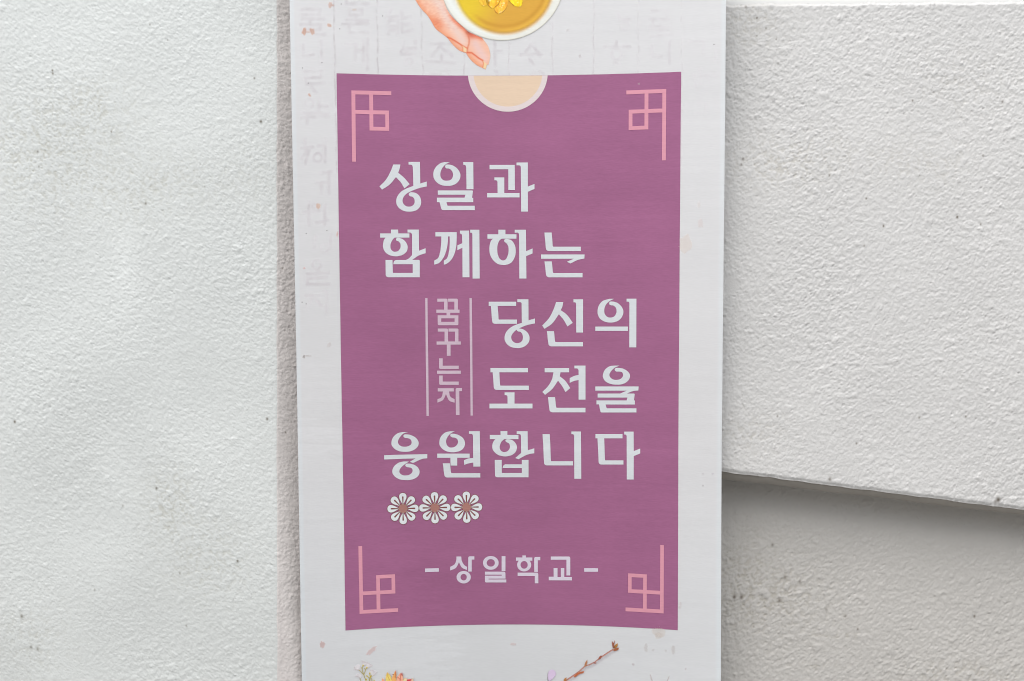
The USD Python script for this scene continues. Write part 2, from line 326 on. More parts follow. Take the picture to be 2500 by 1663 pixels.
# ------------------------------------------------------------------ the banner's surface
ZPT = zw(180, 0)                                                          # height of the purple panel's top edge
NF = gn((1.2, 38), 201) * 0.6 + gn((2.5, 60), 203)
NL = gn(60, 205)
CREASES = [(308, 890, 1120, 9e-5), (326, 1000, 1210, 9e-5), (345, 1330, 1600, 7e-5), (590, 1180, 1590, 1.3e-4), (716, 950, 1130, 1e-4), (874, 1140, 1560, 8e-5), (964, 1330, 1500, 7e-5),
           (905, 830, 1010, 6e-5), (1195, 1250, 1620, 1.1e-4), (1357, 1440, 1560, 1e-4), (1040, 1000, 1300, 6e-5), (1250, 1330, 1650, 6e-5)]
def B(x, z):
    zr = np.clip((ZPT - z) / 0.78, -0.4, 1.2)
    edge = 0.047 * zr - 0.024 * np.clip(zr - zr * zr, -0.6, 1)
    bow = (0.015 + 0.013 * zr) * (1 - (x / 0.24) ** 2)
    y = edge + bow
    zf = zw(1098, 0.05) + 0.004 * np.sin(x * 9 + 1) - 0.010 * (x + 0.05) * 0.6           # an old fold across the cloth
    u = zf - z
    y = y - 0.00058 * (0.6 + 0.4 * np.sin(x * 31 + 0.7) * np.sin(x * 13)) * smst(0.262 - np.abs(x + 0.004), 0, 0.03) * smst(u, -0.005, 0.005) * (1 - smst(u, 0.012, 0.07))
    for (cy, ca, cb, dep) in CREASES:
        k = (cb - ca) / 2 / F * D; m = ((ca + cb) / 2 - 1250) / F * D
        zc = zw(cy, 0.03) + 0.0012 * np.sin(x * 40 + cy)
        y = y - dep * np.exp(-((z - zc) / 0.0022) ** 2) * np.exp(-((x - m) / k) ** 4)
    c = [(z * 1000) % TN, (x * 1000 + 400) % TN]
    y = y + map_coordinates(NF, c, order=1, mode='grid-wrap') * 0.000022 + map_coordinates(NL, c, order=1, mode='grid-wrap') * 0.0006
    return y

def to3d(px, py, off=0.0):
    px, py = np.asarray(px, float), np.asarray(py, float)
    dx, dz = (px - 1250) / F, -(py - 831.5) / F
    t = np.full(px.shape, D)
    for _ in range(9):
        t = D + B(dx * t, ZC + dz * t)
    t = t - off
    return np.stack([dx * t, t - D, ZC + dz * t], -1)

def flat_mesh(poly, off, maxe=5.5):
    """A printed shape given on the banner (photograph pixels) laid on the banner's surface."""
    vs, fs, n = [], [], 0
    for g_ in getattr(poly, 'geoms', [poly]):
        if g_.is_empty or g_.geom_type != 'Polygon': continue
        v, f = trimesh.creation.triangulate_polygon(g_, engine='earcut')
        v3 = np.column_stack([v, np.zeros(len(v))])
        v3, f = trimesh.remesh.subdivide_to_size(v3, f, maxe, max_iter=20)
        vs.append(v3[:, :2]); fs.append(f + n); n += len(v3)
    v, f = np.vstack(vs), np.vstack(fs)
    a, b, c = v[f[:, 0]], v[f[:, 1]], v[f[:, 2]]
    cr = (b[:, 0] - a[:, 0]) * (c[:, 1] - a[:, 1]) - (b[:, 1] - a[:, 1]) * (c[:, 0] - a[:, 0])
    f = np.where((cr > 0)[:, None], f[:, ::-1], f)                       # image y runs down: counter-clockwise seen from the front
    p = to3d(v[:, 0], v[:, 1], off)
    return (p, f), v

def patch(x0, y0, x1, y1, step, off, fn):
    """A soft-edged print: fn(px, py) -> colour, opacity; cells without ink are left out."""
    xs = np.arange(x0, x1 + step, step); ys = np.arange(y0, y1 + step, step)
    Y, X = np.meshgrid(ys, xs, indexing='ij')
    c, a = fn(X.ravel(), Y.ravel())
    f = grid_faces(len(ys), len(xs))[:, ::-1]
    f = f[(a[f] > 0.004).any(1)]
    idx = np.unique(f); mp = np.full(len(a), -1); mp[idx] = np.arange(len(idx))
    p = to3d(X.ravel()[idx], Y.ravel()[idx], off)
    f = mp[f][:, ::-1]
    # keep facing the camera
    return (p, f[:, ::-1]), c[idx], a[idx]

ban = thing('hanging_banner', 'tall white banner with purple panel and white lettering', 'banner')

# sheet
LX = lambda y: np.interp(y, [-400, 0, 600, 900, 1663, 2500], [701, 707, 718.5, 724.2, 737, 752])
RX = lambda y: np.interp(y, [-400, 0, 300, 1080, 1300, 1663, 2500], [1776, 1772.5, 1770, 1762, 1760.8, 1760, 1757])
ys = np.concatenate([np.arange(-400, -20, 12), np.arange(-20, 1680, 2.6), np.arange(1680, 2500, 12)])
us = np.concatenate([np.linspace(0, 0.02, 9), np.linspace(0.02, 0.98, 160)[1:-1], np.linspace(0.98, 1, 9)])
Yg, U = np.meshgrid(ys, us, indexing='ij')
Xg = LX(Yg) + (RX(Yg) - LX(Yg)) * U
Pf = to3d(Xg, Yg, 0.0)
dl, dr = Xg - LX(Yg), RX(Yg) - Xg
print_tint = np.array([0.978, 0.970, 0.980]) * SHEET
bare = np.array([0.985, 1.01, 1.03]) * SHEET
wcol = np.maximum(1 - smst(dl, 9, 12), 1 - smst(dr, 6, 16))[..., None]
col = print_tint * (1 - wcol) + bare * wcol
cool = smst(Yg, 1000, 1663)[..., None]
col = col * (1 - cool) + col * np.array([0.985, 1.005, 1.015]) * cool
nv, nu = Yg.shape
Pb = Pf + np.array([0, 0.0009, 0])
ff = grid_faces(nv, nu)[:, ::-1]
fb = grid_faces(nv, nu) + nv * nu
I = np.arange(nv * nu).reshape(nv, nu); J = I + nv * nu
def wallq(a, b): return np.stack([a[:-1], a[1:], b[1:], b[:-1]], 1)
sides = np.vstack([wallq(I[:, 0], J[:, 0]), wallq(J[:, -1], I[:, -1]), wallq(J[0], I[0]), wallq(I[-1], J[-1])])
def check(f, p):
    return f
sheet_front = put('cloth_sheet', (Pf.reshape(-1, 3), ff), M_SHEET, ban, col=col.reshape(-1, 3))
back = np.vstack([fb - nv * nu])
put('cloth_back', (np.vstack([Pb.reshape(-1, 3), Pf.reshape(-1, 3)]), np.vstack([back, np.where(sides < nv * nu, sides + nv * nu, sides - nv * nu)])), M_SHEET, ban,
    col=np.tile(bare, (2 * nv * nu, 1)), smooth=False)

# purple panel
PL = lambda y: np.interp(y, [179, 600, 900, 1300, 1539], [821.6, 828, 832.8, 840, 843.4])
PR = lambda y: np.interp(y, [175, 400, 1080, 1300, 1539], [1663.0, 1661, 1656, 1655.4, 1654.8])
def row_top(u): return 179 * (1 - u) + 175.3 * u + 7.6 * 4 * u * (1 - u)
def row_bot(u): return 1539.5 * (1 - u) + 1538.8 * u - 14.3 * 4 * u * (1 - u)
us = np.linspace(0, 1, 180); ts = np.linspace(0, 1, 540)
Tg, U = np.meshgrid(ts, us, indexing='ij')
Yg = row_top(U) * (1 - Tg) + row_bot(U) * Tg
Xg = PL(Yg) + (PR(Yg) - PL(Yg)) * U
O1, O2, O3, O4 = 0.0002, 0.0004, 0.00055, 0.0007
panel = put('purple_panel', (to3d(Xg, Yg, O1).reshape(-1, 3), grid_faces(*Xg.shape)[:, ::-1]), M_PURPLE, ban, label='plum purple printed panel carrying the white lettering')

# ------------------------------------------------------------------ lettering: outlines read off the banner
def spline(p0, pts, p1, n=7):
    P = [p0] + pts + [p1]
    P = np.array(P, float)
    Q = np.vstack([2 * P[0] - P[1], P, 2 * P[-1] - P[-2]]) if len(P) > 2 else P
    out = []
    for i in range(1, len(Q) - 2):
        a, b, c, d = Q[i - 1], Q[i], Q[i + 1], Q[i + 2]
        t0 = 0; t1 = t0 + max(np.linalg.norm(b - a), 1e-6) ** .5; t2 = t1 + max(np.linalg.norm(c - b), 1e-6) ** .5; t3 = t2 + max(np.linalg.norm(d - c), 1e-6) ** .5
        for t in np.linspace(t1, t2, n + 1)[:-1]:
            A1 = (t1 - t) / (t1 - t0) * a + (t - t0) / (t1 - t0) * b; A2 = (t2 - t) / (t2 - t1) * b + (t - t1) / (t2 - t1) * c; A3 = (t3 - t) / (t3 - t2) * c + (t - t2) / (t3 - t2) * d
            B1 = (t2 - t) / (t2 - t0) * A1 + (t - t0) / (t2 - t0) * A2; B2 = (t3 - t) / (t3 - t1) * A2 + (t - t1) / (t3 - t1) * A3
            out.append((t2 - t) / (t2 - t1) * B1 + (t - t1) / (t2 - t1) * B2)
    return out

def outline(s):
    """'x,y!' sharp corner, 'x,yr12' corner rounded by 12, 'x,y' point of a smooth run between corners."""
    toks = []
    for w in s.split():
        if w.endswith('!'): k = 'c'; w = w[:-1]; r = 0
        elif 'r' in w: w, r = w.split('r'); k = 'r'; r = float(r)
        else: k = 's'; r = 0
        x, y = map(float, w.split(',')); toks.append((np.array([x, y]), k, r))
    i0 = next(i for i, t in enumerate(toks) if t[1] != 's')
    toks = toks[i0:] + toks[:i0]
    n, out, i = len(toks), [], 0
    while i < n:
        p, k, r = toks[i]
        if k == 'r':
            a, b = toks[i - 1][0], toks[(i + 1) % n][0]
            ua, ub = (a - p) / np.linalg.norm(a - p), (b - p) / np.linalg.norm(b - p)
            A, C = p + ua * r, p + ub * r
            start = A; out += [(1 - t) ** 2 * A + 2 * t * (1 - t) * p + t * t * C for t in np.linspace(0, 1, 6)]
            p = C
        else:
            out.append(p)
        j = i + 1; run = []
        while j < n and toks[j][1] == 's': run.append(toks[j][0]); j += 1
        if run:
            out += spline(p, run, toks[j % n][0])[1:]
        i = j
    pg = Polygon(out)
    return pg if pg.is_valid else pg.buffer(0)

def ring(cx, cy, rx, ry, ix, iy, icx=None, icy=None):
    c = Point(0, 0).buffer(1, 32)
    o = affinity.translate(affinity.scale(c, rx, ry), cx, cy)
    i = affinity.translate(affinity.scale(c, ix, iy), icx if icx else cx, icy if icy else cy)
    return o.difference(i)

def glyph(crop, parts, holes=()):
    x0, y0, s = crop
    g_ = unary_union([outline(p) if isinstance(p, str) else p for p in parts])
    for h_ in holes: g_ = g_.difference(outline(h_))
    return affinity.affine_transform(g_, [1 / s, 0, 0, 1 / s, x0, y0])

A_, C_, D_, E_, F_, B_, G_ = (900, 370, 4.9), (1170, 550, 4.9), (1170, 720, 4.9), (920, 1030, 4.9), (1240, 1030, 4.9), (1030, 700, 4.753), (1020, 1320, 5.015)
big = [
 (A_, ["295,156! 379,156! 372,200 353,255! 420,310 491,391! 428,442! 385,370 327,307! 250,397 160,457! 130,418! 205,340 258,248",
       "478,125! 614,125! 617,383! 696,360! 696,418! 610,437 520,470 450,508 415,550 406,590 416,625 445,652 482,660 520,651 545,625 551,590 541,560 520,541 497,536 482,522 482,505 495,491 520,488 570,500 612,540 628,600 617,655 575,700 520,717 480,720 420,710 365,678 334,630 330,585 345,535 390,480 450,445 534,412! 529,185! 518,164 500,158 478,157!"]),
 (A_, ["972,128! 920,155 880,200 860,250 858,290 875,328 905,347 940,350 980,340 1003,312 1010,275 1000,240 975,212 950,204 930,202 917,190 916,172 928,158 950,156 1000,165 1055,200 1090,250 1098,290 1085,340 1045,385 990,408 940,412 880,405 825,378 785,330 773,280 780,230 810,180 855,143 905,127!",
       "1132,127! 1251,127! 1254,451! 1171,451! 1166,185! 1160,168 1148,161 1132,161!",
       "828,466! 1250,466r16 1236,555! 1251,555! 1251,606! 931,606! 943,650r8 1270,650! 1270,701! 874,701r18 848,606! 817,606! 817,553! 1147,553! 1157,518! 828,518!"]),
 (A_, ["1447,161! 1748,161! 1750,461! 1671,461! 1670,212! 1447,212!", "1504,310! 1622,310! 1622,497! 1805,497! 1805,549! 1417,549! 1417,497! 1543,497! 1541,365! 1530,347 1504,343!",
       "1769,132! 1905,132! 1905,420! 1984,388! 1984,448! 1905,482! 1906,719! 1824,719! 1821,190! 1815,172 1800,166 1769,165!"]),
 (A_, ["267,935! 352,935! 354,980! 487,980! 487,1031! 137,1031! 137,980! 267,980!",
       "205,1026! 312,1026! 275,1075 260,1130 270,1175 300,1198 320,1200 355,1188 378,1155 383,1125 375,1095 355,1074 335,1068 327,1050 335,1036 352,1033 400,1045 445,1085 467,1140 455,1195 410,1235 350,1252 310,1253 250,1240 200,1205 173,1150 172,1110 182,1062",
       "465,935! 601,935! 603,1188! 682,1157! 682,1217! 600,1245 521,1297! 612,1297r15 612,1504! 205,1504r32 202,1298! 285,1298! 290,1453! 528,1453! 528,1348! 295,1348! 303,1315 325,1298! 445,1298! 480,1280 519,1240! 519,990! 505,973 465,970!"]),
 (A_, ["798,965! 1054,965! 1053,1060 1045,1150 1020,1240 980,1305 930,1345 900,1354! 900,1306! 935,1280 960,1200 970,1110 970,1016! 950,1016! 948,1080 930,1180 895,1270 840,1335 784,1354! 784,1306! 830,1275 855,1200 867,1100 869,1016! 798,1016!",
       "1092,947! 1201,947! 1206,1504! 1123,1504! 1121,1152! 1061,1181! 1061,1124! 1119,1098! 1117,1000! 1108,986 1092,982!", "1214,937! 1324,937! 1329,1520! 1244,1520! 1240,985! 1232,974 1214,971!"]),
 (A_, ["1551,937! 1636,937! 1636,990! 1768,990! 1768,1044! 1421,1044! 1421,990! 1551,990!",
       "1488,1040! 1600,1040! 1565,1065 1543,1120 1538,1170 1545,1230 1570,1285 1608,1304 1640,1290 1665,1240 1675,1180 1668,1130 1645,1095 1625,1080 1622,1060 1635,1048 1660,1047 1710,1065 1748,1120 1760,1200 1745,1270 1705,1330 1650,1355 1605,1358 1545,1345 1490,1300 1455,1240 1444,1175 1450,1110 1465,1068",
       "1748,937! 1882,937! 1884,1193! 1961,1160! 1961,1220! 1884,1252! 1887,1520! 1802,1520! 1799,990! 1790,974 1748,971!"]),
 (C_, ["780,88! 867,88! 880,258r12 1216,258! 1216,309! 800,309r36", "739,350! 1260,350! 1258,400! 1190,412 1089,458! 1049,437! 1130,402! 739,402!", "781,433! 868,433! 882,572r12 1236,572! 1236,623! 803,623r36"]),
 (D_, ["114,83! 441,83! 441,133! 221,133! 232,296r10 452,296! 452,347! 157,347r36 139,133! 114,133!",
       "455,53! 588,53! 590,305! 667,283! 667,342! 580,360 490,395 425,435 390,480 382,510 395,548 420,570 450,578 490,570 515,545 523,505 512,465 490,442 470,440 452,428 450,415 460,404 480,402 530,415 580,455 602,510 590,570 545,615 490,635 450,637 390,627 340,598 308,550 303,510 320,450 370,395 430,362 510,335! 507,100! 498,90 455,87!"]),
 (D_, ["920,86! 1005,86! 995,140 975,183! 1050,240 1119,335! 1055,378! 1010,300 953,232! 870,345 780,407! 753,367! 830,285 880,195", "1127,53! 1242,53! 1242,451! 1160,451! 1158,105! 1150,91 1127,88!", "809,434! 894,434! 908,565r10 1241,565! 1241,616! 830,616r36"]),
 (D_, ["1612,48! 1560,75 1515,120 1495,185 1505,235 1535,265 1572,272 1615,258 1640,215 1642,185 1630,148 1600,128 1575,125 1556,112 1555,95 1565,82 1590,80 1650,95 1705,145 1724,195 1712,255 1670,305 1610,328 1565,331 1500,320 1445,285 1418,230 1416,190 1430,130 1475,75 1555,48!",
       "1388,380! 1779,380! 1779,432! 1388,432!", "1763,47! 1880,47! 1878,628! 1794,628! 1796,100! 1788,84 1763,82!"]),
 (D_, ["134,875! 583,875! 583,926! 240,926! 250,1087r10 594,1087! 594,1138! 177,1138r36 161,926! 134,926!", "304,1166! 422,1166! 422,1302! 637,1302! 637,1358! 122,1358! 122,1302! 339,1302! 338,1220! 330,1203 304,1199!"]),
 (D_, ["783,876! 1075,876! 1075,926! 972,926! 964,975! 1030,1030 1089,1116! 1032,1164! 990,1090 943,1027! 870,1130 788,1196! 755,1162! 825,1090 870,1010 888,926! 783,926!",
       "1138,847! 1271,847! 1271,1254! 1189,1254! 1189,1018! 1130,1032 1083,1053! 1083,996! 1130,973 1189,957! 1188,900! 1175,883 1138,880!", "822,1223! 906,1223! 921,1352r10 1271,1352! 1271,1405! 843,1405r36"]),
 (D_, ["1678,847! 1625,870 1580,910 1557,955 1570,990 1605,1013 1645,1018 1690,1006 1718,975 1720,950 1705,925 1670,918 1640,917 1623,905 1622,888 1635,876 1660,874 1720,883 1780,920 1804,965 1790,1015 1745,1055 1690,1073 1640,1075 1570,1065 1510,1035 1480,985 1482,945 1505,895 1560,855 1610,847!",
       "1388,1096! 1907,1096! 1903,1145! 1840,1152 1765,1181! 1862,1181r16 1850,1263! 1862,1263! 1862,1312! 1512,1312! 1524,1357r8 1880,1357! 1880,1407! 1452,1407r16 1432,1310! 1402,1310! 1402,1263! 1763,1263! 1773,1229! 1417,1229! 1417,1181! 1685,1181! 1765,1147! 1388,1147!"]),
 (E_, ["373,122! 320,140 275,185 253,235 262,270 295,293 335,299 380,290 410,268 416,240 400,208 365,195 340,193 322,182 318,165 330,152 355,150 410,160 470,195 500,245 490,295 445,335 390,355 340,359 270,352 215,325 178,280 175,240 195,185 245,140 305,122!",
       "87,399! 603,386! 603,436! 540,445 434,493! 395,478! 462,438! 87,450!",
       "385,475! 325,515 280,560 269,595 285,625 320,640 350,641 390,633 420,608 428,580 415,555 385,545 360,541 342,528 342,515 352,503 380,500 440,512 490,545 511,590 500,640 460,675 400,695 345,697 280,690 225,663 190,620 185,585 205,535 260,490 325,474!"]),
 (E_, ["934,113! 890,135 850,175 828,230 840,280 865,303 895,308 935,297 965,265 971,235 960,205 930,190 900,185 880,170 878,157 888,145 910,142 970,155 1030,195 1055,250 1045,300 1010,340 950,360 900,364 835,353 780,320 750,275 748,235 765,180 815,130 875,113!",
       "722,381! 1111,381! 1111,431! 961,431! 961,524! 882,524! 880,431! 722,431!", "1102,112! 1232,112! 1237,536! 1154,536! 1153,487! 1090,500 1044,516! 1042,460! 1090,440 1152,432! 1150,165! 1140,148 1102,144!", "789,496! 873,496! 889,614r10 1237,614! 1237,666! 810,666r36"]),
 (E_, ["1480,111! 1561,111! 1561,157! 1694,157! 1694,207! 1352,207! 1352,157! 1480,157!",
       "1422,203! 1530,203! 1490,240 1470,300 1480,340 1510,360 1530,362 1565,350 1590,315 1592,285 1580,258 1555,245 1540,232 1540,218 1555,210 1580,209 1630,225 1670,275 1676,310 1660,360 1620,395 1560,412 1525,413 1460,400 1410,365 1383,320 1383,270 1398,232",
       "1674,112! 1804,112! 1807,340! 1883,318! 1883,376! 1800,393 1694,448! 1656,433! 1726,373! 1724,165! 1715,150 1674,146!", "1411,456! 1495,456! 1495,612! 1735,612! 1735,553! 1505,553! 1513,525 1535,508! 1735,508! 1735,456! 1815,456! 1815,663! 1414,663r28"]),
 (F_, ["415,147! 501,147! 515,471r8 779,471! 779,521! 434,521r34", "759,116! 874,116! 877,682! 794,682! 792,165! 783,150 759,147!"]),
 (F_, ["1047,146! 1371,146! 1371,197! 1151,197! 1162,461r8 1382,461! 1382,511! 1087,511r34 1072,197! 1047,197!", "1391,118! 1504,118! 1506,351! 1582,320! 1582,379! 1506,410! 1505,690! 1423,690! 1421,170! 1412,155 1391,152!"]),
]
for crop, parts in big:
    put('letter', flat_mesh(glyph(crop, parts), O2)[0], M_WHITE, panel)

small = [
 (["178,140! 298,140r18 298,267! 257,267! 257,175! 178,175!", "304,140! 418,140r18 418,267! 376,267! 376,175! 304,175!", "167,267! 437,267! 437,304! 328,304! 328,332! 423,332! 423,447r14 185,447r14 183,332! 287,332! 286,304! 167,304!"], ["224,367! 380,367! 380,409! 224,409!"]),
 (["185,486! 303,486r18 304,636! 263,636! 263,522! 185,522!", "309,486! 424,486r18 424,636! 384,636! 384,522! 309,522!", "171,636! 452,636! 452,673! 333,673! 333,803! 290,803! 290,673! 171,673!"], []),
 (["199,831! 242,831! 242,918! 428,918! 428,955! 199,955r18", "176,975! 452,975! 452,1012! 176,1012!", "200,1032! 242,1032! 242,1102! 428,1102! 428,1140! 200,1140r20"], []),
 (["185,1178! 371,1178! 371,1216! 314,1216! 330,1275 380,1307! 380,1346! 320,1325 279,1248! 245,1315 180,1346! 180,1307! 225,1285 246,1216! 185,1216!", "392,1176r20 466,1176! 466,1212! 433,1212! 437,1490! 395,1490!"], []),
]
for parts, holes in small:
    put('small_letter', flat_mesh(glyph(B_, parts, holes), O2)[0], M_LILAC, panel)
for p in ("38,133! 65,133! 81,1500! 53,1500!", "552,133! 580,133! 591,1496! 565,1496!"):
    put('rule_line', flat_mesh(glyph(B_, [p]), O2)[0], M_LILAC, panel)
foot = [
 ["474,195! 531,195! 540,250 570,300 603,322! 603,360! 540,330 504,267! 465,335 396,366! 396,322! 450,290 470,240", "617,192r25 692,192! 692,233! 661,233! 661,379! 616,379!", ring(562, 448, 87, 76, 38, 40)],
 [ring(894, 273, 96, 84, 50, 46), "1027,190! 1073,190! 1073,373! 1027,373!", "822,381! 1072,381r20 1074,466! 867,466! 867,476! 1083,476! 1083,512! 822,512r18 822,430! 1028,430! 1028,418! 822,418!"],
 ["1280,182! 1324,182! 1324,207! 1402,207! 1402,247! 1202,247! 1202,207! 1280,207!", ring(1302, 297, 86, 80, 44, 47), "1424,200r25 1499,200! 1499,240! 1470,240! 1470,384! 1425,384!", "1223,393! 1474,393r18 1476,522! 1433,522! 1433,433! 1223,433!"],
 ["1629,195! 1866,195r22 1866,427! 1820,427! 1820,235! 1629,235!", "1663,336! 1711,336! 1711,446! 1752,446! 1752,336! 1793,336! 1793,446! 1887,446! 1887,487! 1604,485! 1604,443! 1664,443!"],
]
for parts in foot: put('footer_letter', flat_mesh(glyph(G_, parts), O2)[0], M_GREYLILAC, panel)
for p in ("88,342! 258,337! 258,381! 88,386!", "2037,337! 2207,338! 2207,382! 2037,382!"):
    put('dash', flat_mesh(glyph(G_, [p]), O2)[0], M_GREYLILAC, panel)

# corner fretwork
t_ = 9.5
fret = unary_union([box(0, 0, t_, 174), box(0, 0, 97.4, t_), box(43.3, 0, 43.3 + t_, 97), box(0, 47.5, 91.2, 57), box(82, 47.5, 91.2, 97), box(43.3, 87.8, 91.2, 97)])
for (cx, cy, ux, uy, vx, vy) in ((857.8, 220.9, 1, 0.021, 0.011, 1), (1626.5, 217.3, -1, 0.039, -0.005, 1), (877.9, 1499.0, 0.967, -0.053, -0.0172, -0.951), (1620.4, 1497.7, -0.957, -0.055, 0.003, -0.957)):
    put('corner_fretwork', flat_mesh(affinity.affine_transform(fret, [ux, vx, uy, vy, cx, cy]), O2)[0], M_PINK, panel)

# half circle at the panel's top edge
def clip_top(pg):
    xs_ = np.linspace(1100, 1400, 80); uu = (xs_ - 821.6) / (1663 - 821.6)
    return pg.intersection(Polygon(list(zip(xs_, row_top(uu) + 0.3)) + [(1400, 400), (1100, 400)]))
c1 = affinity.translate(affinity.scale(Point(0, 0).buffer(1, 64), 97.6, 95.8), 1239.7, 177.1)
c2 = affinity.translate(affinity.scale(Point(0, 0).buffer(1, 64), 84.2, 83.0), 1240.0, 177.3)
put('half_disc_rim', flat_mesh(clip_top(c1.difference(c2)), O2)[0], M_PEACHRIM, panel)
put('half_disc', flat_mesh(clip_top(c2), O2)[0], M_PEACH, panel)

# three daisies
def petal(r0=10.2, r1=38.3, wmax=9.0):
    rs = np.linspace(0, 1, 24)
    pts = []
    for t in rs:
        r = r0 + (r1 - r0) * t
        w = 1.1 + (wmax - 1.1) * math.sin(min(t / 0.70, 1) * math.pi / 2) ** 1.25 if t < 0.70 else wmax * math.sqrt(max(0, 1 - ((t - 0.70) / 0.30) ** 2))
        pts.append((w, r))
    return Polygon([(a, b) for a, b in pts] + [(-a, b) for a, b in pts[::-1]]).buffer(0)
slit = Polygon([(-0.8, 11), (0.8, 11), (1.7, 28.4), (0.9, 29.6), (-0.9, 29.6), (-1.7, 28.4)])
for (cx, cy, k, r0) in ((983.9, 1241.8, 1.0, -1.0), (1061.5, 1239.7, 1.0, -1.2), (1139.1, 1238.5, 1.0, -1.0)):
    mk = lambda g_, a: affinity.translate(affinity.scale(affinity.rotate(g_, a, origin=(0, 0)), k, k, origin=(0, 0)), cx, cy)
    full = unary_union([mk(petal().buffer(1.3), r0 + i * 45) for i in range(8)] + [Point(cx, cy).buffer(12)])
    dz_ = put('daisy', flat_mesh(full, O2)[0], M_BROWN, ban)
    for i in range(8):
        put('petal', flat_mesh(mk(petal().difference(slit.buffer(0.25)), r0 + i * 45), O3, 6)[0], M_PETAL, dz_)
    put('daisy_centre', flat_mesh(Point(cx, cy).buffer(10.7), O3, 6)[0], M_ROSY, dz_)

# ------------------------------------------------------------------ soft prints on the white cloth
def sd(poly, x, y):
    """Signed distance, positive inside, in pixels of the photograph."""
    p = shapely.points(x, y); d = shapely.distance(p, poly.boundary)
    return np.where(shapely.contains_xy(poly, x, y), d, -d)

def ink(name, shp, colour, alpha, blur, off=0.00015, step=2.0, parent=None, label=None, noise=0.0, y=None):
    x0, y0, x1, y1 = shp.bounds; m = blur + 3
    def fn(X, Y):
        s = sd(shp, X, Y)
        a = smst(s, -blur, blur) * alpha
        if noise:
            nz = map_coordinates(gn(4, 301), [(Y * 1.0) % TN, X % TN], order=1, mode='grid-wrap'); a = a * np.clip(1 + noise * nz, 0, 1.6)
        c = np.tile(alb(colour, (y0 + y1) / 2 if y is None else y), (len(X), 1))
        return c, np.clip(a, 0, 1)
    mesh, c, a = patch(x0 - m, y0 - m, x1 + m, y1 + m, step, off, fn)
    return put(name, mesh, M_INK, parent or ban, col=c, a=a, label=label)
gn_cache = {}
_gn = gn
def gn(s, seed):
    k = (s, seed)
    if k not in gn_cache: gn_cache[k] = _gn(s, seed)
    return gn_cache[k]

